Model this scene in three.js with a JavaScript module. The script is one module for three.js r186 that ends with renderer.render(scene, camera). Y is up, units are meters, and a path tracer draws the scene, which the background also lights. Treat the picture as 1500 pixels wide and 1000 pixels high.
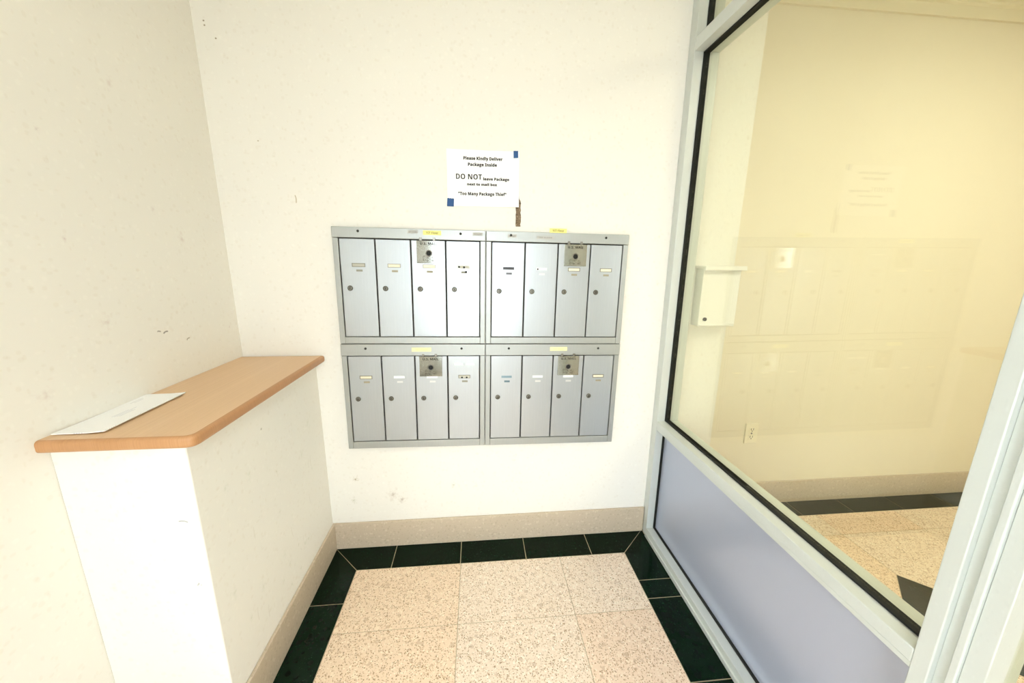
import * as THREE from 'three';
import { RoundedBoxGeometry } from 'three/addons/geometries/RoundedBoxGeometry.js';
import { mergeGeometries } from 'three/addons/utils/BufferGeometryUtils.js';
import { RectAreaLightUniformsLib } from 'three/addons/lights/RectAreaLightUniformsLib.js';

// ───────────────────────── camera, sky, light, exposure ─────────────────────────
const scene = new THREE.Scene();
const FOCAL = 539.45;                                       // pixels, for a 1500 x 1000 picture
const camera = new THREE.PerspectiveCamera(2 * Math.atan(500 / FOCAL) * 180 / Math.PI, 1.5, 0.02, 80);
camera.position.set(0.6656, 1.3139, 1.54);
camera.rotation.order = 'YXZ';
camera.rotation.set(-0.2155, -0.0967, 0.0106);
const renderer = new THREE.WebGLRenderer({ antialias: true });
renderer.toneMapping = THREE.LinearToneMapping;
renderer.toneMappingExposure = 0.8;
renderer.shadowMap.enabled = true;
RectAreaLightUniformsLib.init();
scene.background = new THREE.Color().setRGB(0.93, 1.0, 1.22);   // bright overcast sky outside the entrance
scene.backgroundIntensity = 13;
const LOBBY_LAMP = 20, VESTIBULE_LAMP = 11;
const LAMP_COLOR = new THREE.Color().setRGB(1.0, 0.95, 0.83);
const VEST_COLOR = new THREE.Color().setRGB(1.0, 1.0, 1.02);

// ───────────────────────── measures of the room (metres) ─────────────────────────
const W = 1.48;            // storefront face
const S = 0.2797;          // ledge depth: left wall at x = -S
const LEDGE_H = 0.9255, LEDGE_D = 0.726;
const CEIL = 2.5, ZB = 2.7;       // ceiling, street-side wall
const FD = 0.1;            // storefront frame depth
const FARZ = -0.153, FARX = 4.6;  // lobby
const BH = 0.1325;         // stone base height

// ───────────────────────── helpers ─────────────────────────
let seed = 7;
function rnd() { seed = (seed * 1664525 + 1013904223) >>> 0; return seed / 4294967296; }
const used = {};
function numbered(n) {
  const k = used[n] = (used[n] ?? -1) + 1;
  return k ? n + '_' + String(k).padStart(3, '0') : n;
}
function shade(m) { m.castShadow = m.receiveShadow = true; return m; }
function mesh(name, geo, mat, parent) {
  const m = shade(new THREE.Mesh(geo, mat));
  m.name = parent ? name : numbered(name);
  (parent ?? scene).add(m);
  return m;
}
function group(name, x = 0, y = 0, z = 0) {
  const g = new THREE.Group(); g.name = numbered(name); g.position.set(x, y, z); scene.add(g); return g;
}
function tag(o, label, category, grp) { o.userData.label = label; o.userData.category = category; if (grp) o.userData.group = grp; return o; }
function struct(o, label) { o.userData.kind = 'structure'; if (label) o.userData.label = label; return o; }
// box-projected uv in metres
function uvMetres(g, ox = 0, oy = 0) {
  const p = g.attributes.position, n = g.attributes.normal, uv = new Float32Array(p.count * 2);
  for (let i = 0; i < p.count; i++) {
    const ax = Math.abs(n.getX(i)), ay = Math.abs(n.getY(i)), az = Math.abs(n.getZ(i));
    let u, v;
    if (az >= ax && az >= ay) { u = p.getX(i); v = p.getY(i); } else if (ax >= ay) { u = p.getZ(i); v = p.getY(i); } else { u = p.getX(i); v = p.getZ(i); }
    uv[2 * i] = u + ox; uv[2 * i + 1] = v + oy;
  }
  g.setAttribute('uv', new THREE.BufferAttribute(uv, 2));
  return g;
}
function bx(x0, x1, y0, y1, z0, z1, r = 0) {
  const w = x1 - x0, h = y1 - y0, d = z1 - z0;
  let g = r > 0 ? new RoundedBoxGeometry(w, h, d, 2, Math.min(r, w / 2.01, h / 2.01, d / 2.01)) : new THREE.BoxGeometry(w, h, d);
  if (g.index) g = g.toNonIndexed();
  g.translate((x0 + x1) / 2, (y0 + y1) / 2, (z0 + z1) / 2);
  return uvMetres(g);
}
const merge = (a) => mergeGeometries(a.map((g) => (g.index ? g.toNonIndexed() : g)));
function canvasTex(w, h, draw, rx = 1, ry = 1) {
  const c = document.createElement('canvas'); c.width = w; c.height = h;
  draw(c.getContext('2d'), w, h);
  const t = new THREE.CanvasTexture(c); t.colorSpace = THREE.SRGBColorSpace;
  t.wrapS = t.wrapT = THREE.RepeatWrapping; t.repeat.set(rx, ry); t.magFilter = THREE.LinearFilter; t.anisotropy = 8;
  return t;
}
function ellipseDot(c, x, y, a, b, rot, fill) { c.fillStyle = fill; c.beginPath(); c.ellipse(x, y, a, b, rot, 0, 7); c.fill(); }
// wrapped speckles so that a texture tiles
function speck(c, w, h, n, r0, r1, colours) {
  for (let i = 0; i < n; i++) {
    const x = rnd() * w, y = rnd() * h, a = r0 + rnd() * (r1 - r0), b = a * (0.5 + rnd() * 0.5), t = rnd() * 3.1, f = colours[Math.floor(rnd() * colours.length)];
    for (const dx of [0, x < r1 ? w : x > w - r1 ? -w : 0]) for (const dy of [0, y < r1 ? h : y > h - r1 ? -h : 0]) { ellipseDot(c, x + dx, y + dy, a, b, t, f); if (!dx && !dy) continue; }
  }
}

// ───────────────────────── materials ─────────────────────────
const WALL = '#efebe1';
function plaster(c, w, h, ppm, base = WALL) {
  c.fillStyle = base; c.fillRect(0, 0, w, h);
  const k = w * h / 1e6;                                    // faint roller stipple
  for (let i = 0; i < 5000 * k; i++) ellipseDot(c, rnd() * w, rnd() * h, 1 + rnd() * 3, 1 + rnd() * 3, 0, rnd() < 0.5 ? 'rgba(255,252,240,0.10)' : 'rgba(190,176,140,0.06)');
}
function smudge(c, x, y, r, fill, n = 26) {                 // dirt with a grain: clustered specks
  for (let i = 0; i < n; i++) {
    const a = rnd() * 6.3, q = r * (rnd() + rnd() + rnd() - 1.5);
    ellipseDot(c, x + Math.cos(a) * q, y + Math.sin(a) * q * 1.3, 0.6 + rnd() * r * 0.3, 0.5 + rnd() * r * 0.2, rnd() * 3, fill);
  }
}
function scratch(c, x, y, dx, dy, wd, col) { c.strokeStyle = col; c.lineWidth = wd; c.lineCap = 'round'; c.beginPath(); c.moveTo(x, y); c.quadraticCurveTo(x + dx * 0.5 + 2, y + dy * 0.5 - 2, x + dx, y + dy); c.stroke(); }
function wallMat(u0, v0, w, h, marks, base) {               // a wall's own paint map: uv in metres from (u0, v0)
  const ppm = 640, cw = Math.round(w * ppm), ch = Math.round(h * ppm);
  const t = canvasTex(cw, ch, (c) => {
    plaster(c, cw, ch, ppm, base);
    if (marks) marks(c, (u) => (u - u0) * ppm, (v) => ch - (v - v0) * ppm, ppm);
  });
  t.wrapS = t.wrapT = THREE.ClampToEdgeWrapping;
  t.repeat.set(1 / w, 1 / h); t.offset.set(-u0 / w, -v0 / h);
  return new THREE.MeshStandardMaterial({ map: t, roughness: 0.62 });
}
const plainWall = new THREE.MeshStandardMaterial({ color: WALL, roughness: 0.7 });
const lobbyWall = new THREE.MeshStandardMaterial({ color: '#efe6cf', roughness: 0.62 });
const ceilingMat = new THREE.MeshStandardMaterial({ color: '#f4efe2', roughness: 0.85 });
const terrazzoTex = canvasTex(1024, 1024, (c, w, h) => {
  c.fillStyle = '#ecd8c2'; c.fillRect(0, 0, w, h);
  speck(c, w, h, 700, 5, 12, ['rgba(244,230,210,0.25)', 'rgba(206,182,156,0.25)']);
  speck(c, w, h, 12000, 1.2, 3.4, ['rgba(250,240,224,0.8)', 'rgba(240,224,202,0.8)', 'rgba(208,182,154,0.75)', 'rgba(220,196,168,0.75)']);
  speck(c, w, h, 9000, 1.0, 2.8, ['rgba(176,146,114,0.7)', 'rgba(158,126,94,0.65)', 'rgba(192,160,128,0.7)']);
  speck(c, w, h, 700, 0.9, 2.2, ['rgba(112,88,64,0.75)', 'rgba(128,102,78,0.75)']);
}, 1 / 0.8, 1 / 0.8);
const terrazzo = [['#ffffff', 0], ['#fff8f2', 0.31], ['#fff8ee', 0.57]].map(([col, o]) => {
  const t = terrazzoTex.clone(); t.offset.set(o, o * 1.7); t.needsUpdate = true;
  return new THREE.MeshStandardMaterial({ map: t, color: col, roughness: 0.42 });
});
const greenTex = canvasTex(512, 512, (c, w, h) => {
  c.fillStyle = '#071d0f'; c.fillRect(0, 0, w, h);
  speck(c, w, h, 900, 3, 14, ['rgba(8,28,17,0.22)', 'rgba(4,12,8,0.25)', 'rgba(12,32,21,0.14)']);
  speck(c, w, h, 700, 0.8, 2.4, ['rgba(50,90,64,0.25)', 'rgba(6,14,8,0.5)', 'rgba(40,66,48,0.3)']);
}, 1 / 0.4, 1 / 0.4);
const greens = [['#ffffff', 0.1], ['#dfe8dd', 0.45], ['#f2efe0', 0.75]].map(([col, o]) => {
  const t = greenTex.clone(); t.offset.set(o, o * 2.3); t.needsUpdate = true;
  return new THREE.MeshPhysicalMaterial({ map: t, color: col, roughness: 0.12, specularIntensity: 0.26 });
});
const grout = new THREE.MeshStandardMaterial({ color: '#b3a283', roughness: 0.9 });
const stoneTex = canvasTex(512, 512, (c, w, h) => {
  c.fillStyle = '#c9b8a0'; c.fillRect(0, 0, w, h);
  speck(c, w, h, 1600, 1.5, 6, ['rgba(212,197,174,0.4)', 'rgba(190,171,145,0.35)', 'rgba(202,184,162,0.5)']);
  speck(c, w, h, 1200, 0.7, 2, ['rgba(178,158,132,0.3)', 'rgba(216,202,180,0.4)']);
}, 1 / 0.5, 1 / 0.5);
const stone = new THREE.MeshStandardMaterial({ map: stoneTex, roughness: 0.35 });
const frameTex = canvasTex(256, 256, (c, w, h) => {
  c.fillStyle = '#cbcfc9'; c.fillRect(0, 0, w, h);
  for (let i = 0; i < 500; i++) { c.fillStyle = rnd() < 0.5 ? 'rgba(255,255,250,0.05)' : 'rgba(150,156,150,0.04)'; c.fillRect(rnd() * w, rnd() * h, 1 + rnd() * 2, 2 + rnd() * 6); }
}, 3, 3);
const frameMat = new THREE.MeshStandardMaterial({ map: frameTex, roughness: 0.38, metalness: 0.15 });
const rubber = new THREE.MeshStandardMaterial({ color: '#0c0f08', roughness: 0.85 });
const panelMat = new THREE.MeshStandardMaterial({ color: '#b4bacb', roughness: 0.28, metalness: 0.3 });
const glass = new THREE.MeshPhysicalMaterial({ color: '#fbfdf6', transmission: 1, thickness: 0, roughness: 0, ior: 1.5 });
const silverTex = canvasTex(256, 256, (c, w, h) => {
  c.fillStyle = '#b9bdc0'; c.fillRect(0, 0, w, h);
  for (let i = 0; i < 900; i++) { c.fillStyle = rnd() < 0.5 ? 'rgba(255,255,255,0.03)' : 'rgba(120,124,124,0.025)'; c.fillRect(rnd() * w, rnd() * h, 1, 10 + rnd() * 60); }
}, 4, 2);
const silver = new THREE.MeshStandardMaterial({ map: silverTex, roughness: 0.34, metalness: 0.6 });
const silverDull = new THREE.MeshStandardMaterial({ map: silverTex, color: '#f2f0e8', roughness: 0.4, metalness: 0.55 });
const darkCavity = new THREE.MeshStandardMaterial({ color: '#34332f', roughness: 0.8 });
const lockMetal = new THREE.MeshStandardMaterial({ color: '#8d8a80', roughness: 0.3, metalness: 0.9 });
const lockDark = new THREE.MeshStandardMaterial({ color: '#6b685f', roughness: 0.35, metalness: 0.7 });
const darkMetal = new THREE.MeshStandardMaterial({ color: '#3b3a36', roughness: 0.35, metalness: 0.8 });
const black = new THREE.MeshStandardMaterial({ color: '#070806', roughness: 0.7 });
const whitePaint = new THREE.MeshStandardMaterial({ color: '#f1eee6', roughness: 0.4 });
const ivory = new THREE.MeshStandardMaterial({ color: '#f4ecd2', roughness: 0.35 });
const blueTape = new THREE.MeshStandardMaterial({ color: '#1f4f86', roughness: 0.6 });
const asphaltMat = new THREE.MeshStandardMaterial({ color: '#bdb9b0', roughness: 0.9 });

// ───────────────────────── walls, ceilings ─────────────────────────
const T = 0.14;
const dirt = 'rgba(120,104,78,0.35)', dark = 'rgba(70,58,44,0.75)', grey = 'rgba(110,104,96,0.5)';
struct(mesh('wall_back', bx(-S - T, 1.785, 0, CEIL, -T, 0), wallMat(-0.45, 0, 2.3, 2.5, (c, X, Y) => {
  for (const [x, y] of [[-0.2439, 2.0959], [-0.243, 2.083], [-0.2127, 2.0458]]) ellipseDot(c, X(x), Y(y), 1.7, 1.5, 0, 'rgba(110,92,64,0.75)');
  ellipseDot(c, X(-0.1173), Y(1.7294), 1.5, 1.2, 0, 'rgba(140,120,80,0.6)');
  scratch(c, X(-0.01), Y(1.545), 1, 16, 2, 'rgba(150,126,86,0.6)');
  smudge(c, X(0.315), Y(0.236), 12, 'rgba(120,110,90,0.05)', 60);
  smudge(c, X(0.275), Y(0.262), 18, 'rgba(150,138,110,0.05)', 70);
  smudge(c, X(0.1), Y(0.243), 10, 'rgba(130,118,92,0.05)', 40);
  smudge(c, X(0.116), Y(0.35), 8, 'rgba(130,112,70,0.10)', 40);
  smudge(c, X(0.55), Y(0.3), 10, 'rgba(160,146,116,0.06)', 40);
}), null), 'cream painted wall carrying the letter boxes');
struct(mesh('wall_left', bx(-S - T, -S, 0, CEIL, 0, 1.2), wallMat(0, 0, 1.2, 2.5, (c, X, Y) => {
  // u = z, seen from the room with z growing to the left
  scratch(c, X(0.335), Y(1.092), 9, 2, 2.4, 'rgba(90,82,70,0.7)'); scratch(c, X(0.36), Y(1.096), 6, -1, 2, 'rgba(100,90,76,0.6)');
  scratch(c, X(0.255), Y(1.055), 7, 3, 2, 'rgba(120,106,84,0.6)');
  for (let i = 0; i < 12; i++) smudge(c, X(0.05 + rnd() * 0.75), Y(0.95 + rnd() * 1.1), 4 + rnd() * 14, 'rgba(150,140,112,0.035)', 30);
})), 'cream painted left wall above the ledge');
// left wall beyond z = 1.2 stands round the side light
const LW0 = 1.3, LW1 = 1.74, LWH = 2.06, LWB = 0.12;
struct(mesh('wall_left', merge([
  bx(-S - T, -S, 0, CEIL, 1.2, LW0), bx(-S - T, -S, 0, CEIL, LW1, ZB + T), bx(-S - T, -S, LWH, CEIL, LW0, LW1), bx(-S - T, -S, 0, LWB, LW0, LW1)]), plainWall), 'cream painted wall round the street side light');
struct(mesh('wall_partition', bx(-S, 0, 0, LEDGE_H - 0.029, 0, LEDGE_D - 0.022, 0.004), wallMat(-0.3, 0, 1.06, 0.95, (c, X, Y) => {
  // u = z on the long face, u = x on the end face
  smudge(c, X(0.42), Y(0.80), 2.2, 'rgba(120,110,90,0.4)', 8);
  for (let i = 0; i < 18; i++) smudge(c, X(0.08 + rnd() * 0.6), Y(0.16 + rnd() * 0.6), 4 + rnd() * 10, 'rgba(150,136,104,0.03)', 24);
  for (let i = 0; i < 9; i++) scratch(c, X(0.1 + rnd() * 0.5), Y(0.2 + rnd() * 0.4), rnd() * 6 - 3, 8 + rnd() * 26, 1.2, 'rgba(150,136,106,0.16)');
  scratch(c, X(-0.045), Y(0.70), 11, 2, 2.2, 'rgba(110,110,112,0.6)');
  smudge(c, X(-0.03), Y(0.52), 3, 'rgba(120,118,112,0.5)', 8);
})), 'low cream wall under the wooden ledge');
// street wall with the entrance opening
const DX0 = 0.15, DX1 = 1.08, DH = 2.06;
struct(mesh('wall_front', merge([
  bx(-S - T, DX0, 0, CEIL, ZB, ZB + T), bx(DX1, FARX + T, 0, CEIL, ZB, ZB + T), bx(DX0, DX1, DH, CEIL, ZB, ZB + T)]), plainWall), 'cream painted street wall behind the camera');
struct(mesh('wall_lobby', merge([bx(1.785 - 0.1, FARX + T, 0, CEIL, FARZ - T, FARZ), bx(1.685, 1.785, 0, CEIL, FARZ, -T + 0.001)]), lobbyWall), 'cream painted lobby wall seen through the glass');
struct(mesh('wall_lobby_right', bx(FARX, FARX + T, 0, CEIL, FARZ, ZB), lobbyWall), 'cream painted far side wall of the lobby');
struct(mesh('ceiling', bx(-S - T, FARX + T, CEIL, CEIL + 0.15, FARZ - T, ZB + T), ceilingMat), 'off white ceiling');

// moulding along the top of the lobby wall
const crownShape = new THREE.Shape([[0, 0], [0.012, 0], [0.012, 0.045], [0.022, 0.052], [0.022, 0.06], [0.05, 0.1], [0.05, 0.125], [0, 0.125]].map((q) => new THREE.Vector2(...q)));
const crownGeo = new THREE.ExtrudeGeometry(crownShape, { depth: FARX - 1.785, bevelEnabled: false });
crownGeo.rotateY(-Math.PI / 2); crownGeo.applyMatrix4(new THREE.Matrix4().makeScale(-1, 1, 1)); // profile x -> z, extrusion -> x
{ // keep faces outward after the mirror
  const p = crownGeo.attributes.position.array;
  for (let i = 0; i < p.length; i += 9) for (let k = 0; k < 3; k++) { const a = p[i + 3 + k]; p[i + 3 + k] = p[i + 6 + k]; p[i + 6 + k] = a; }
  crownGeo.computeVertexNormals();
}
crownGeo.translate(1.785, CEIL - 0.127, FARZ);
struct(mesh('trim_1', uvMetres(crownGeo), new THREE.MeshStandardMaterial({ color: '#efe6cb', roughness: 0.5 })), 'moulding along the top of the lobby wall');

// stone base boards
const bb = (name, g, label) => struct(mesh(name, g, stone), label);
bb('baseboard_back', bx(0.0, W - 0.001, 0.0005, BH, 0.0005, 0.011, 0.002), 'beige stone base under the letter box wall');
bb('baseboard_left', bx(0.0005, 0.011, 0.0005, BH, 0.011, LEDGE_D - 0.022, 0.002), 'beige stone base along the low wall');
bb('baseboard_end', bx(-S + 0.011, 0.011, 0.0005, BH, LEDGE_D - 0.0215, LEDGE_D - 0.011, 0.002), 'beige stone base on the end of the low wall');
bb('baseboard_left', bx(-S + 0.0005, -S + 0.011, 0.0005, BH - 0.013, LEDGE_D - 0.0105, LW0 + 0.4, 0.002), 'beige stone base along the left wall beside the ledge');
bb('baseboard_lobby', bx(1.796, FARX, 0.0005, BH, FARZ + 0.0005, FARZ + 0.011, 0.002), 'beige stone base along the lobby wall');

// ───────────────────────── floor: grout bed and single tiles ─────────────────────────
const floor = struct(mesh('floor', bx(-S - T, FARX + T, -0.12, -0.0016, FARZ - T, ZB + T), grout), 'tiled floor of beige terrazzo with a dark green border');
const GAP = 0.0011, GREEN_GAP = 0.0016;
function tile(name, pts, mats) {                            // pts: floor outline [x, z], drawn as a bevelled slab
  let cx = 0, cz = 0; for (const [x, z] of pts) { cx += x / pts.length; cz += z / pts.length; }
  const sh = new THREE.Shape(pts.map(([x, z]) => new THREE.Vector2(x, -z)));
  const g = new THREE.ExtrudeGeometry(sh, { depth: 0.009, bevelEnabled: true, bevelThickness: 0.0008, bevelSize: 0.0008, bevelOffset: -(name === 'green_tile' ? GREEN_GAP : GAP) - 0.0008, bevelSegments: 1 });
  g.rotateX(-Math.PI / 2); g.translate(0, -0.0098 + (rnd() - 0.5) * 0.0003, 0);
  uvMetres(g, rnd() * 3, rnd() * 3);
  return mesh(name, g, mats[Math.floor(rnd() * mats.length)], floor);
}
const rect = (x0, x1, z0, z1) => [[x0, z0], [x0, z1], [x1, z1], [x1, z0]];
const GL = 0.1363, GB = 0.1385, GR = 1.3355;
// back strip with mitred corners
const backX = [0, 0.2815, 0.5817, 0.8768, 1.1815, W];
for (let i = 0; i < 5; i++) {
  const a = backX[i], b = backX[i + 1];
  const fa = i === 0 ? GL : a, fb = i === 4 ? GR : b;
  tile('green_tile', [[a, 0], [fa, GB], [fb, GB], [b, 0]], greens);
}
tile('green_tile', [[0, 0], [0, 0.298], [GL, 0.298], [GL, GB]], greens);
for (let z = 0.298; z < ZB; z += 0.305) tile('green_tile', rect(0, GL, z, Math.min(z + 0.305, ZB)), greens);
tile('green_tile', [[GR, GB], [GR, 0.291], [W, 0.291], [W, 0]], greens);
tile('green_tile', rect(GR, W, 0.291, 0.3775), greens);
for (let z = 0.3775; z < ZB; z += 0.302) tile('green_tile', rect(GR, W, z, Math.min(z + 0.302, ZB)), greens);
// beige field of the vestibule
const fx = [GL, 0.5838, 1.0284, GR], fz = [GB, 0.42, 0.865, 1.31, 1.755, 2.2, 2.645, ZB];
for (let j = 0; j + 1 < fz.length; j++) for (let i = 0; i < 3; i++) tile('beige_tile', rect(fx[i], fx[i + 1], fz[j], fz[j + 1]), terrazzo);
for (let z = LEDGE_D; z < ZB; z += 0.45) tile('beige_tile', rect(-S, 0, z, Math.min(z + 0.45, ZB)), terrazzo);
// lobby: green strip along the wall, beige field, one green diamond set in at a crossing
for (let x = 1.785; x < FARX; x += 0.305) tile('green_tile', rect(x, Math.min(x + 0.305, FARX), FARZ, -0.03), greens);
const lx = [W + FD, 2.013, 2.47, 2.927, 3.384, 3.841, 4.298, FARX], lz = [-0.03, 0.116, 0.573, 1.03, 1.487, 1.944, 2.401, ZB];
const DC = [2.47, 0.573], DR = 0.2157;
for (let j = 0; j + 1 < lz.length; j++) for (let i = 0; i + 1 < lx.length; i++) {
  const [x0, x1, z0, z1] = [lx[i], lx[i + 1], lz[j], lz[j + 1]];
  let pts = rect(x0, x1, z0, z1);
  pts = pts.flatMap(([x, z]) => {
    if (x !== DC[0] || z !== DC[1]) return [[x, z]];
    const sx = x === x0 ? 1 : -1, sz = z === z0 ? 1 : -1, A = [x + sx * DR, z], B = [x, z + sz * DR];
    // keep the winding order of rect(): corners run (x0,z0),(x0,z1),(x1,z1),(x1,z0)
    return (sx > 0) === (sz > 0) ? [A, B] : [B, A];
  });
  tile('beige_tile', pts, terrazzo);
}
tile('green_tile', [[DC[0], DC[1] - DR], [DC[0] - DR, DC[1]], [DC[0], DC[1] + DR], [DC[0] + DR, DC[1]]], greens);

// ───────────────────────── aluminium storefront between vestibule and lobby ─────────────────────────
const FX1 = W + FD, B = 0.0025;
const JW = 0.045, MID0 = 0.5615, MID1 = 0.6065, TOP0 = 2.081, TOP1 = 2.126, PZ = 1.06;
const win = struct(group('window_1', W, 0, 0), 'grey aluminium storefront screen with a large glass pane above a solid panel');
const L = (x0, x1, y0, y1, z0, z1, r = B) => bx(x0 - W, x1 - W, y0, y1, z0, z1, r);
mesh('jamb', L(W, FX1, 0.001, CEIL - 0.001, 0.0115, JW), frameMat, win).userData.label = 'aluminium jamb against the letter box wall';
mesh('jamb', merge([L(W, FX1, BH + 0.001, CEIL - 0.001, 0.001, 0.013, 0.001)]), frameMat, win);
mesh('bottom_rail', merge([L(W, FX1, 0.001, 0.045, JW, PZ), L(W - 0.006, W + 0.004, 0.001, 0.02, JW, PZ, 0.002)]), frameMat, win);
mesh('middle_rail', merge([L(W, FX1, MID0 + 0.0145, MID1, JW, PZ), L(W + 0.0025, FX1, MID0, MID0 + 0.014, JW, PZ, 0.002)]), frameMat, win);
mesh('top_rail', L(W, FX1, TOP0, TOP1, JW, PZ), frameMat, win);
mesh('head_rail', L(W, FX1, CEIL - 0.046, CEIL - 0.001, JW, PZ), frameMat, win);
mesh('post', merge([L(W, FX1, 0.001, CEIL - 0.001, PZ, PZ + 0.027), L(W + 0.012, FX1, 0.001, CEIL - 0.001, PZ + 0.027, PZ + 0.042, 0.001)]), frameMat, win).userData.label = 'upright aluminium post beside the lobby door';
const GX0 = W + 0.036, GX1 = W + 0.059, gp = 0.005;
function gasket(y0, y1, x0 = GX0, x1 = GX1) {
  mesh('gasket', merge([
    L(x0, x1, y0, y0 + gp, JW, PZ, 0), L(x0, x1, y1 - gp, y1, JW, PZ, 0),
    L(x0, x1, y0 + gp, y1 - gp, JW, JW + gp, 0), L(x0, x1, y0 + gp, y1 - gp, PZ - gp, PZ, 0)]), rubber, win);
}
gasket(MID1, TOP0); gasket(TOP1, CEIL - 0.046); gasket(0.045, MID0, W + 0.034, W + 0.043);
function pane(y0, y1, z0, z1, parent, ox = W) { return mesh('pane', bx(W + 0.0465 - ox, W + 0.0525 - ox, y0, y1, z0, z1), glass, parent); }
pane(MID1 + gp, TOP0 - gp, JW + gp, PZ - gp, win); pane(TOP1 + gp, CEIL - 0.046 - gp, JW + gp, PZ - gp, win);
mesh('panel', L(W + 0.043, W + 0.06, 0.045, MID0, JW, PZ, 0.001), panelMat, win).userData.label = 'smooth lilac grey metal panel under the glass';

// glazed lobby door next to the post, then the other post
const door = struct(group('door_1', W, 0, 0), 'glazed aluminium lobby door beside the storefront post');
const D0 = PZ + 0.045, D1 = 2.05;
mesh('stile', merge([L(W + 0.004, FX1 - 0.02, 0.008, 2.07, D0, D0 + 0.012), L(W + 0.010, FX1 - 0.026, 0.008, 2.07, D0 + 0.012, D0 + 0.04, 0.002)]), frameMat, door);
mesh('stile', L(W + 0.004, FX1 - 0.02, 0.008, 2.07, D1 - 0.05, D1), frameMat, door);
mesh('rail', L(W + 0.01, FX1 - 0.026, 0.008, 0.2, D0 + 0.04, D1 - 0.05), frameMat, door);
mesh('rail', L(W + 0.01, FX1 - 0.026, 2.01, 2.07, D0 + 0.04, D1 - 0.05), frameMat, door);
pane(0.2, 2.01, D0 + 0.04, D1 - 0.05, door);
const hg = new THREE.CylinderGeometry(0.011, 0.011, 0.3, 16); hg.translate(-0.045, 1.05, D1 - 0.08);
const hs = [0.93, 1.17].map((y) => { const g = new THREE.CylinderGeometry(0.007, 0.007, 0.06, 12); g.rotateZ(Math.PI / 2); g.translate(-0.018, y, D1 - 0.08); return g; });
mesh('handle', merge([hg, ...hs]), lockMetal, door);
struct(mesh('trim_2', merge([L(W, FX1, 0.001, CEIL - 0.001, D1 + 0.005, D1 + 0.05), L(W, FX1, TOP0, TOP1, PZ + 0.043, D1 + 0.004)]).translate(W, 0, 0), frameMat), 'aluminium frame round the lobby door');
mesh('pane', bx(0.0465, 0.0525, TOP1, CEIL - 0.001, PZ + 0.043, D1 + 0.004), glass, door);
struct(mesh('wall_right', bx(W, FX1, 0, CEIL, D1 + 0.051, ZB), plainWall), 'cream painted wall beside the lobby door');

// ───────────────────────── street entrance behind the camera (daylight) ─────────────────────────
const w2 = struct(group('window_2', -S - 0.07, 0, 0), 'street side light in the left wall');
mesh('window_frame', merge([
  bx(-0.03, 0.03, LWB, LWH, LW0, LW0 + 0.045), bx(-0.03, 0.03, LWB, LWH, LW1 - 0.045, LW1),
  bx(-0.03, 0.03, LWB, LWB + 0.045, LW0 + 0.045, LW1 - 0.045), bx(-0.03, 0.03, LWH - 0.045, LWH, LW0 + 0.045, LW1 - 0.045)]), frameMat, w2);
mesh('pane', bx(-0.003, 0.003, LWB + 0.045, LWH - 0.045, LW0 + 0.045, LW1 - 0.045), glass, w2);
const d2 = struct(group('door_2', 0, 0, ZB + 0.07), 'glazed street door behind the camera');
mesh('stile', bx(DX0, DX0 + 0.06, 0.005, DH, -0.03, 0.03), frameMat, d2); mesh('stile', bx(DX1 - 0.06, DX1, 0.005, DH, -0.03, 0.03), frameMat, d2);
mesh('rail', bx(DX0 + 0.06, DX1 - 0.06, 0.005, 0.2, -0.03, 0.03), frameMat, d2); mesh('rail', bx(DX0 + 0.06, DX1 - 0.06, DH - 0.06, DH, -0.03, 0.03), frameMat, d2);
mesh('pane', bx(DX0 + 0.06, DX1 - 0.06, 0.2, DH - 0.06, -0.003, 0.003), glass, d2);
struct(mesh('pavement', merge([bx(-9, -S - T, -0.2, -0.02, -2, 9), bx(-S - T, 5, -0.2, -0.02, ZB + T, 9)]), asphaltMat), 'pale concrete pavement outside the entrance');

// ───────────────────────── ceiling lamps ─────────────────────────
function lamp(x, z, w, d, col, power, label) {
  const g = tag(group('ceiling_light', x, CEIL, z), label, 'ceiling light');
  mesh('frame', merge([bx(-w / 2 - 0.03, -w / 2, -0.03, -0.001, -d / 2 - 0.03, d / 2 + 0.03, 0.003), bx(w / 2, w / 2 + 0.03, -0.03, -0.001, -d / 2 - 0.03, d / 2 + 0.03, 0.003),
    bx(-w / 2, w / 2, -0.03, -0.001, -d / 2 - 0.03, -d / 2, 0.003), bx(-w / 2, w / 2, -0.03, -0.001, d / 2, d / 2 + 0.03, 0.003)]), whitePaint, g);
  mesh('diffuser', bx(-w / 2, w / 2, -0.022, -0.002, -d / 2, d / 2), new THREE.MeshStandardMaterial({ color: '#ffffff', emissive: col, emissiveIntensity: 1.0, roughness: 0.6 }), g);
  const a = new THREE.RectAreaLight(col, power, w, d);
  a.position.set(x, CEIL - 0.034, z); a.lookAt(x, 0, z); scene.add(a); a.name = numbered('lamp_light');
}
lamp(2.95, 1.25, 1.1, 0.55, LAMP_COLOR, LOBBY_LAMP, 'rectangular ceiling light of the lobby behind the glass');
lamp(0.95, 1.75, 0.5, 0.5, VEST_COLOR, VESTIBULE_LAMP, 'square ceiling light over the vestibule floor');

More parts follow.
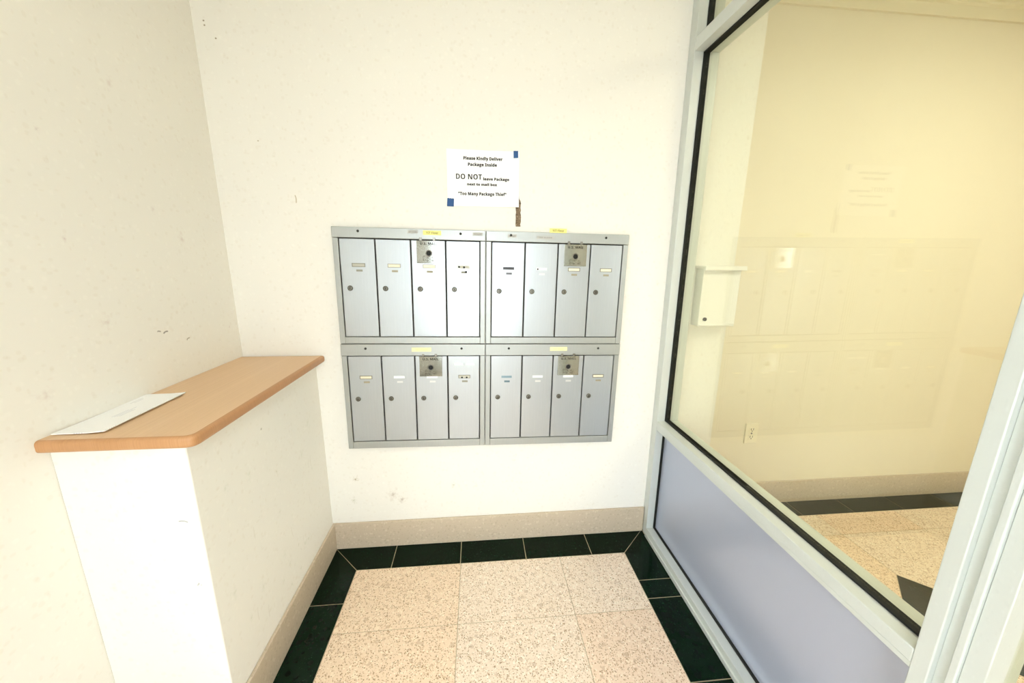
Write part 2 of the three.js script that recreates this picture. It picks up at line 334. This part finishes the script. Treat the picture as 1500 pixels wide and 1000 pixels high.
// ───────────────────────── wooden ledge ─────────────────────────
const woodTex = canvasTex(1024, 1024, (c, w, h) => {
  c.fillStyle = '#e3bf96'; c.fillRect(0, 0, w, h);
  for (let i = 0; i < 1500; i++) {
    const x = rnd() * w; c.strokeStyle = rnd() < 0.5 ? 'rgba(232,198,158,0.09)' : 'rgba(176,130,88,0.07)'; c.lineWidth = 0.6 + rnd() * 2.2;
    c.beginPath(); c.moveTo(x, -10); c.bezierCurveTo(x + rnd() * 16 - 8, h * 0.3, x + rnd() * 16 - 8, h * 0.7, x + rnd() * 10 - 5, h + 10); c.stroke();
  }
  for (let i = 0; i < 260; i++) { c.fillStyle = 'rgba(150,104,66,0.12)'; c.fillRect(rnd() * w, rnd() * h, 1, 6 + rnd() * 20); }
}, 1 / 0.6, 1 / 0.9);
const wood = new THREE.MeshStandardMaterial({ map: woodTex, roughness: 0.42 });
{
  const g = tag(group('ledge_shelf', -S / 2, LEDGE_H - 0.029, 0), 'tan wooden ledge board with a rounded corner capping the low wall', 'shelf');
  const x0 = -S - 0.008, x1 = 0.036, z1 = LEDGE_D, r = 0.03, sh = new THREE.Shape();
  sh.moveTo(x0, -0.001); sh.lineTo(x1, -0.001); sh.lineTo(x1, -(z1 - r)); sh.quadraticCurveTo(x1, -z1, x1 - r, -z1); sh.lineTo(x0, -z1); sh.closePath();
  const geo = new THREE.ExtrudeGeometry(sh, { depth: 0.011, bevelEnabled: true, bevelThickness: 0.009, bevelSize: 0.009, bevelOffset: -0.009, bevelSegments: 5, curveSegments: 12 });
  geo.rotateX(-Math.PI / 2); geo.translate(S / 2, 0.009, 0);
  const part = (k) => {                                      // the flat faces and the rounded edge are two pieces
    const { start, count } = geo.groups[k], o = new THREE.BufferGeometry();
    for (const n of ['position', 'normal']) o.setAttribute(n, new THREE.BufferAttribute(geo.attributes[n].array.slice(start * 3, (start + count) * 3), 3));
    return uvMetres(o);
  };
  mesh('board', part(0), wood, g);
  mesh('edging', part(1), new THREE.MeshStandardMaterial({ map: woodTex, color: '#d8bfa6', roughness: 0.4 }), g).userData.label = 'darker rounded wooden edge';
}
// envelope lying on the ledge
{
  const g = tag(group('envelope', -0.226, LEDGE_H, 0.57), 'white letter envelope lying on the wooden ledge', 'envelope');
  const tex = canvasTex(256, 600, (c, w, h) => {
    c.fillStyle = '#fefefd'; c.fillRect(0, 0, w, h);
    c.fillStyle = 'rgba(150,154,170,0.35)';
    for (let i = 0; i < 4; i++) c.fillRect(w * 0.42 + i * 12, h * (0.36 + i * 0.004), 5, h * (0.16 + rnd() * 0.1));
    c.fillStyle = 'rgba(150,150,160,0.3)'; c.fillRect(w * 0.14, h * 0.72, 5, h * 0.16); c.fillRect(w * 0.2, h * 0.74, 5, h * 0.12);
  }, 1 / 0.105, 1 / 0.25);
  tex.offset.set(0.5, 0.5);
  const geo = new THREE.BoxGeometry(0.105, 0.0022, 0.25, 10, 1, 24), p = geo.attributes.position;
  for (let i = 0; i < p.count; i++) {                        // slightly sprung paper: ends and the free edge lift
    const u = p.getX(i) / 0.0525, v = p.getZ(i) / 0.125;
    p.setY(i, p.getY(i) + 0.0012 + 0.0045 * Math.pow(Math.max(0, u), 2) * (1 - 0.4 * v * v) + 0.002 * v * v);
  }
  geo.computeVertexNormals();
  const e = mesh('paper', uvMetres(geo), new THREE.MeshStandardMaterial({ map: tex, roughness: 0.6 }), g);
  const flap = new THREE.ExtrudeGeometry(new THREE.Shape([[-0.05, -0.118], [0.0, -0.06], [0.0, 0.06], [-0.05, 0.118]].map((q) => new THREE.Vector2(...q))), { depth: 0.0004, bevelEnabled: false });
  flap.rotateX(-Math.PI / 2); flap.translate(0, 0.0031, 0);
  g.rotation.y = 0.035;
}

// ───────────────────────── notice on the wall ─────────────────────────
{
  const pw = 0.2785, ph = 0.204;
  const g = tag(group('paper_notice', 0.557 + pw / 2, 1.726 - ph, 0.001), 'white paper notice about packages taped to the cream wall above the letter boxes', 'notice');
  const tex = canvasTex(1024, 750, (c, w, h) => {
    c.fillStyle = '#fdfdfc'; c.fillRect(0, 0, w, h);
    c.fillStyle = '#141210'; c.textBaseline = 'middle'; c.textAlign = 'left';
    const fit = (txt, x0, x1, y, size, weight) => {
      c.font = weight + ' ' + size + 'px sans-serif';
      const m = c.measureText(txt).width; c.save(); c.translate(x0 * w, y * h); c.scale((x1 - x0) * w / m, 1); c.fillText(txt, 0, 0); if (size < 90) { c.lineWidth = 3.5; c.strokeStyle = '#141210'; c.strokeText(txt, 0, 0); } c.restore();
    };
    fit('Please Kindly Deliver', 0.224, 0.766, 0.146, 54, 'bold');
    fit('Package Inside', 0.285, 0.69, 0.252, 54, 'bold');
    fit('DO NOT', 0.113, 0.481, 0.47, 96, 'bold');
    fit('leave Package', 0.495, 0.863, 0.502, 50, 'bold');
    fit('next to mail box', 0.271, 0.69, 0.603, 42, 'bold');
    fit('"Too Many Package Thief"', 0.146, 0.826, 0.772, 56, 'bold');
  });
  const geo = new THREE.PlaneGeometry(pw, ph, 16, 12), box = new THREE.BoxGeometry(pw, ph, 0.0006, 16, 12, 1), p = box.attributes.position;
  for (let i = 0; i < p.count; i++) {                        // loose corners curl off the wall a little
    const u = p.getX(i) / pw, v = p.getY(i) / ph;
    p.setZ(i, p.getZ(i) + 0.0008 + 0.006 * Math.pow(Math.max(0, u * -1 + v), 4) + 0.005 * Math.pow(Math.max(0, u - v), 4));
  }
  box.computeVertexNormals(); box.translate(0, ph / 2, 0);
  mesh('sheet', box, new THREE.MeshStandardMaterial({ map: tex, roughness: 0.75 }), g);
  const tape = (x0, x1, y0, y1, rot) => {
    const sh = new THREE.Shape(), w = x1 - x0, h = y1 - y0;
    sh.moveTo(-w / 2, -h / 2); sh.lineTo(w / 2, -h / 2 + 0.001); for (let i = 0; i <= 6; i++) sh.lineTo(w / 2 - w * i / 6, h / 2 + (i % 2 ? 0.0012 : -0.0006)); sh.closePath();
    const t = new THREE.ExtrudeGeometry(sh, { depth: 0.0005, bevelEnabled: false });
    const m = mesh('tape', t, blueTape, g); m.position.set((x0 + x1) / 2 - 0.557 - pw / 2, (y0 + y1) / 2 - 1.726 + ph, 0.0026); m.rotation.z = rot; m.userData.label = 'torn strip of blue tape';
  };
  tape(0.813, 0.831, 1.702, 1.7275, 0.03); tape(0.555, 0.581, 1.519, 1.549, -0.06);
}
// torn brown strip left on the wall under the notice
{
  const sh = new THREE.Shape(), x0 = 0.824, x1 = 0.8445;
  const left = [], right = [];
  for (let i = 0; i <= 14; i++) {
    const y = 1.449 + (1.573 - 1.449) * i / 14;
    const nar = Math.max(0, (i - 10) / 4);
    left.push([x0 + (rnd() - 0.5) * 0.004 + nar * 0.002, y]); right.push([x1 + (rnd() - 0.5) * 0.004 - nar * 0.012, y]);
  }
  [...left, ...right.reverse()].forEach(([x, y], i) => (i ? sh.lineTo(x - 0.834, y - 1.449) : sh.moveTo(x - 0.834, y - 1.449)));
  const geo = new THREE.ExtrudeGeometry(sh, { depth: 0.0008, bevelEnabled: false });
  const tex = canvasTex(64, 256, (c, w, h) => {
    c.fillStyle = '#7d6a54'; c.fillRect(0, 0, w, h);
    for (let i = 0; i < 130; i++) { c.fillStyle = ['rgba(84,66,48,0.6)', 'rgba(170,150,126,0.55)', 'rgba(110,92,70,0.5)'][i % 3]; c.fillRect(rnd() * w, rnd() * h, 4 + rnd() * 22, 2 + rnd() * 9); }
  }, 1 / 0.03, 1 / 0.124);
  const m = mesh('torn_strip', uvMetres(geo), new THREE.MeshStandardMaterial({ map: tex, roughness: 0.9 }));
  m.position.set(0.834, 1.449, 0.0004);
  tag(m, 'narrow brown strip of torn tape on the cream wall below the notice', 'tape');
}

// ───────────────────────── letter boxes: four units of four doors ─────────────────────────
function textTex(lines, bg, ink, w = 256, h = 64) {
  return canvasTex(w, h, (c) => {
    c.fillStyle = bg; c.fillRect(0, 0, w, h); c.fillStyle = ink; c.textAlign = 'center'; c.textBaseline = 'middle';
    lines.forEach(([t, s, y]) => { c.font = 'bold ' + s + 'px sans-serif'; c.fillText(t, w / 2, h * y); });
  });
}
function card(w, h, d) { return new THREE.BoxGeometry(w, h, d); }
const plateTex = canvasTex(256, 256, (c, w, h) => {
  c.fillStyle = '#b4b6b1'; c.fillRect(0, 0, w, h);
  for (let i = 0; i < 500; i++) { c.fillStyle = rnd() < 0.5 ? 'rgba(255,255,255,0.12)' : 'rgba(90,92,86,0.12)'; c.fillRect(rnd() * w, rnd() * h, 1.5, 10 + rnd() * 50); }
  c.fillStyle = '#2c2b28'; c.font = 'bold 40px sans-serif'; c.textAlign = 'center'; c.textBaseline = 'middle'; c.fillText('U.S. MAIL', w / 2, 34);
  c.strokeStyle = 'rgba(70,66,58,0.6)'; c.lineWidth = 3;
  for (let i = 0; i < 34; i++) { const x = 60 + rnd() * 130, y = 170 + rnd() * 60; c.beginPath(); c.moveTo(x, y); c.lineTo(x + rnd() * 30 - 15, y + rnd() * 16 - 8); c.stroke(); }
  c.fillStyle = 'rgba(84,78,66,0.55)'; for (let i = 0; i < 60; i++) c.fillRect(60 + rnd() * 130, 160 + rnd() * 76, 2 + rnd() * 9, 2 + rnd() * 5);
});
const plateMat = new THREE.MeshStandardMaterial({ map: plateTex, roughness: 0.1, metalness: 0.85 });
const yellowPrint = new THREE.MeshStandardMaterial({ map: textTex([['1ST Floor', 40, 0.52]], '#ece48c', '#6d6414'), roughness: 0.6 });
const yellowBlank = new THREE.MeshStandardMaterial({ map: textTex([['1ST Floor', 36, 0.52]], '#f0ecb4', '#d8d292'), roughness: 0.6 });
const wornPrint = new THREE.MeshStandardMaterial({ map: textTex([['1ST FLOOR', 38, 0.52]], '#b3b1aa', '#8e8c86'), roughness: 0.6 });
const inkDark = ['#2a2926', '#f4f2ea'];
const cardMats = {
  cream: [new THREE.MeshStandardMaterial({ color: '#efe8cf', roughness: 0.6 }), new THREE.MeshStandardMaterial({ color: '#a39a82', roughness: 0.6 })],
  white: [new THREE.MeshStandardMaterial({ color: '#fbfbfa', roughness: 0.55 }), new THREE.MeshStandardMaterial({ color: '#d9d9d6', roughness: 0.6 })],
  dark: [new THREE.MeshStandardMaterial({ color: '#3c3b3d', roughness: 0.5 }), new THREE.MeshStandardMaterial({ color: '#6c6a6c', roughness: 0.5 })],
  blue: [new THREE.MeshStandardMaterial({ color: '#7f97a3', roughness: 0.5 }), new THREE.MeshStandardMaterial({ color: '#5e7580', roughness: 0.5 })],
  grey: [new THREE.MeshStandardMaterial({ color: '#b6b2a2', roughness: 0.5 }), new THREE.MeshStandardMaterial({ color: '#8f8b7c', roughness: 0.5 })],
};
const UW = 0.586, PITCH = 0.1358, DW = 0.1308;
const lockGeo = new THREE.LatheGeometry([[0, 0.0], [0.0105, 0], [0.0105, 0.002], [0.0085, 0.0042], [0.006, 0.0046], [0, 0.0046]].map((q) => new THREE.Vector2(...q)), 24).rotateX(Math.PI / 2);
const keyGeo = new THREE.BoxGeometry(0.0022, 0.0085, 0.001);
const slotGeo = (() => {                                     // pressed frame that holds a name card
  const o = new THREE.Shape([[-0.0255, -0.0075], [0.0255, -0.0075], [0.0255, 0.0075], [-0.0255, 0.0075]].map((q) => new THREE.Vector2(...q)));
  o.holes.push(new THREE.Path([[-0.0225, -0.0052], [-0.0225, 0.005], [0.0225, 0.005], [0.0225, -0.0052]].map((q) => new THREE.Vector2(...q))));
  return new THREE.ExtrudeGeometry(o, { depth: 0.0012, bevelEnabled: false });
})();
const screwGeo = (() => {
  const h = new THREE.LatheGeometry([[0, 0], [0.005, 0], [0.0048, 0.001], [0.003, 0.0022], [0, 0.0026]].map((q) => new THREE.Vector2(...q)), 16).rotateX(Math.PI / 2);
  return h;
})();
function letterBoxUnit(cx, y0, H, headH, footH, label, cfg) {
  const g = tag(group('letter_box_unit'), label, 'mailboxes');
  g.userData.group = 'wall letter box units';
  const TILT = -0.0105, px = 0.70, py = 0.9705, dx = cx - px, dy = y0 - py;
  g.position.set(px + dx * Math.cos(TILT) - dy * Math.sin(TILT), py + dx * Math.sin(TILT) + dy * Math.cos(TILT), 0.001);
  g.rotation.z = TILT;
  const dy0 = footH + 0.0025, dy1 = H - headH - 0.0025, stile = (UW - 4 * PITCH) / 2, x0 = -UW / 2 + stile;
  mesh('housing', bx(-UW / 2 + 0.012, UW / 2 - 0.012, 0.01, H - 0.02, 0, 0.006), darkCavity, g);
  mesh('frame', merge([
    bx(-UW / 2, x0 - 0.001, 0, H - headH, 0, 0.02, 0.002), bx(x0 + 4 * PITCH + 0.001, UW / 2, 0, H - headH, 0, 0.02, 0.002), bx(x0 - 0.001, x0 + 4 * PITCH + 0.001, 0, footH, 0, 0.02, 0.002)]), silverDull, g);
  const head = mesh('header', bx(-UW / 2, UW / 2, H - headH + 0.0012, H, 0, 0.0235, 0.002), silverDull, g);
  for (const sx of [-0.195, 0.195]) { const s = mesh('screw', screwGeo, darkMetal, head); s.position.set(sx, H - headH * 0.36, 0.0233); }
  if (cfg.yellow) { const [yx, yy, yw, mat] = cfg.yellow, m = mesh('yellow_label', card(yw, 0.017, 0.0006), mat, head); m.position.set(yx, H + yy, 0.0239); m.userData.label = 'yellow sticker'; }
  for (const [wx, wy, ww] of cfg.worn ?? []) { const m = mesh('worn_label', card(ww, 0.012, 0.0005), wornPrint, head); m.position.set(wx, H + wy, 0.0238); }
  cfg.doors.forEach((d, i) => {
    const cxD = x0 + PITCH * (i + 0.5);
    const door = mesh('door', bx(-DW / 2, DW / 2, 0, dy1 - dy0, 0, 0.011, 0.002), silver, g);
    door.position.set(cxD, dy0, 0.007);
    const lk = mesh('lock', lockGeo, lockDark, door); lk.position.set(-0.0355, cfg.lockY - y0 - dy0, 0.0108);
    const k = mesh('keyway', keyGeo, black, door); k.position.set(-0.0355, cfg.lockY - y0 - dy0, 0.0154);
    const [kind, ox = 0] = d, ny = cfg.nameY - y0 - dy0, [cm, nm] = cardMats[kind];
    const s = mesh('name_slot', slotGeo, kind === 'grey' || kind === 'cream' ? lockMetal : silver, door); s.position.set(0.002 + ox, ny, 0.0109);
    const c = mesh('name_card', card(0.046, 0.0105, 0.0006), cm, door); c.position.set(0.002 + ox, ny, 0.0113);
    const n = mesh('number_card', card(0.024, 0.008, 0.0008), nm, door); n.position.set(0.004 + ox, ny - 0.021, 0.0113);
    for (const [hx, hy, r] of d[2] ?? []) { const hgeo = new THREE.CylinderGeometry(r, r, 0.001, 14).rotateX(Math.PI / 2); const h = mesh('hole', hgeo, black, door); h.position.set(hx, ny + hy, 0.0118); }
    for (const [sx, sy, sw, shh] of d[3] ?? []) { const st = mesh('paper_sticker', card(sw, shh, 0.0005), cardMats.white[0], door); st.position.set(sx, ny + sy, 0.0112); }
  });
  const pl = mesh('lock_plate', bx(-0.047, 0.047, -0.087, 0, 0, 0.003, 0.001), plateMat, g);
  { const p = pl.geometry.attributes.position, uv = pl.geometry.attributes.uv; for (let i = 0; i < p.count; i++) uv.setXY(i, (p.getX(i) + 0.047) / 0.094, (p.getY(i) + 0.087) / 0.087); }
  pl.position.set(x0 + PITCH * 2.5 + cfg.plateX, dy1 - 0.0005, 0.0184); pl.userData.label = 'square metal lock plate with a round black keyhole';
  const ring = mesh('lock_ring', new THREE.TorusGeometry(0.0115, 0.002, 8, 24), lockMetal, pl); ring.position.set(0, -0.048, 0.0032);
  const hole = mesh('keyhole', new THREE.CylinderGeometry(0.0105, 0.0105, 0.0022, 24).rotateX(Math.PI / 2), black, pl); hole.position.set(0, -0.048, 0.0026);
  for (const tx of [-0.03, 0.022]) { const t = mesh('hook', bx(-0.005, 0.005, -0.002, 0.012, -0.001, 0.007, 0.001), lockMetal, pl); t.position.set(tx, 0, 0); }
  return g;
}
const UL = 0.4055, UR = 0.9945;
letterBoxUnit(UL, 0.9715, 0.4575, 0.0405, 0.0275, 'upper left silver letter box unit of four doors with bright yellow header sticker', {
  lockY: 1.1965, nameY: 1.2865, plateX: 0.002, yellow: [0.085, -0.014, 0.07, yellowPrint], worn: [[0.01, -0.012, 0.04], [0.262, -0.014, 0.04]],
  doors: [['grey'], ['cream'], ['cream'], ['grey', 0, [[0.004, -0.001, 0.0042], [-0.016, 0, 0.0036], [0.012, -0.019, 0.0042]], [[0.002, 0.07, 0.07, 0.004]]]] });
letterBoxUnit(UR, 0.9715, 0.4575, 0.0405, 0.0275, 'upper right silver letter box unit with a yellow sticker poking above its header', {
  lockY: 1.1925, nameY: 1.2848, plateX: 0.004, yellow: [-0.005, 0.008, 0.07, yellowPrint], worn: [[-0.055, -0.02, 0.07], [-0.19, -0.017, 0.035]],
  doors: [['dark'], ['white', 0, [[-0.014, -0.001, 0.0036]]], ['cream'], ['cream']] });
letterBoxUnit(UL, 0.5045, 0.465, 0.0495, 0.0315, 'lower left silver letter box unit with two white strips on its last door', {
  lockY: 0.732, nameY: 0.827, plateX: -0.002, yellow: [0.03, -0.022, 0.08, yellowBlank],
  doors: [['cream'], ['white'], ['white'], ['grey', 0, [[-0.008, -0.004, 0.004], [0.012, -0.004, 0.004]], [[-0.022, 0.055, 0.038, 0.01], [0.026, 0.055, 0.038, 0.01]]]] });
letterBoxUnit(UR, 0.5045, 0.465, 0.0495, 0.0315, 'lower right silver letter box unit with a blue grey name tag on its first door', {
  lockY: 0.732, nameY: 0.8245, plateX: -0.0005, yellow: [0.02, -0.02, 0.075, yellowBlank],
  doors: [['blue'], ['white'], ['white'], ['cream']] });

// ───────────────────────── things on the lobby wall ─────────────────────────
{
  const g = tag(group('wall_box', 1.697, 1.045, 0.0005), 'small white metal box with a lipped lid on the wall behind the glass', 'box');
  mesh('case', bx(-0.084, 0.084, 0, 0.245, 0, 0.055, 0.003), whitePaint, g);
  mesh('lid', merge([bx(-0.09, 0.094, 0.245, 0.257, 0, 0.075, 0.002), bx(-0.09, 0.094, 0.239, 0.246, 0.066, 0.075, 0.001)]), whitePaint, g);
  const lk = mesh('lock', new THREE.CylinderGeometry(0.008, 0.008, 0.006, 18).rotateX(Math.PI / 2), darkMetal, g); lk.position.set(-0.056, 0.032, 0.057);
  mesh('hinge', bx(-0.08, 0.08, 0.004, 0.01, 0.054, 0.058, 0.001), whitePaint, g);
}
{
  const g = tag(group('wall_outlet', 2.12, 0.37, FARZ), 'cream double socket plate low on the lobby wall', 'outlet');
  mesh('plate', bx(-0.036, 0.036, 0, 0.115, 0, 0.006, 0.003), ivory, g);
  for (const y of [0.036, 0.079]) {
    const s = mesh('socket', bx(-0.017, 0.017, y - 0.014, y + 0.014, 0.004, 0.0075, 0.003), ivory, g);
    for (const x of [-0.0065, 0.0065]) mesh('slot', bx(x - 0.0013, x + 0.0013, y - 0.003, y + 0.008, 0.0072, 0.0078), darkMetal, s);
    mesh('ground_hole', new THREE.CylinderGeometry(0.0028, 0.0028, 0.0006, 12).rotateX(Math.PI / 2).translate(0, y - 0.008, 0.0075), darkMetal, s);
  }
  const sc = mesh('screw', screwGeo, lockMetal, g); sc.position.set(0, 0.0575, 0.006);
}

scene.traverse((o) => { if (o.isMesh) { o.castShadow = o.receiveShadow = true; } });
renderer.render(scene, camera);
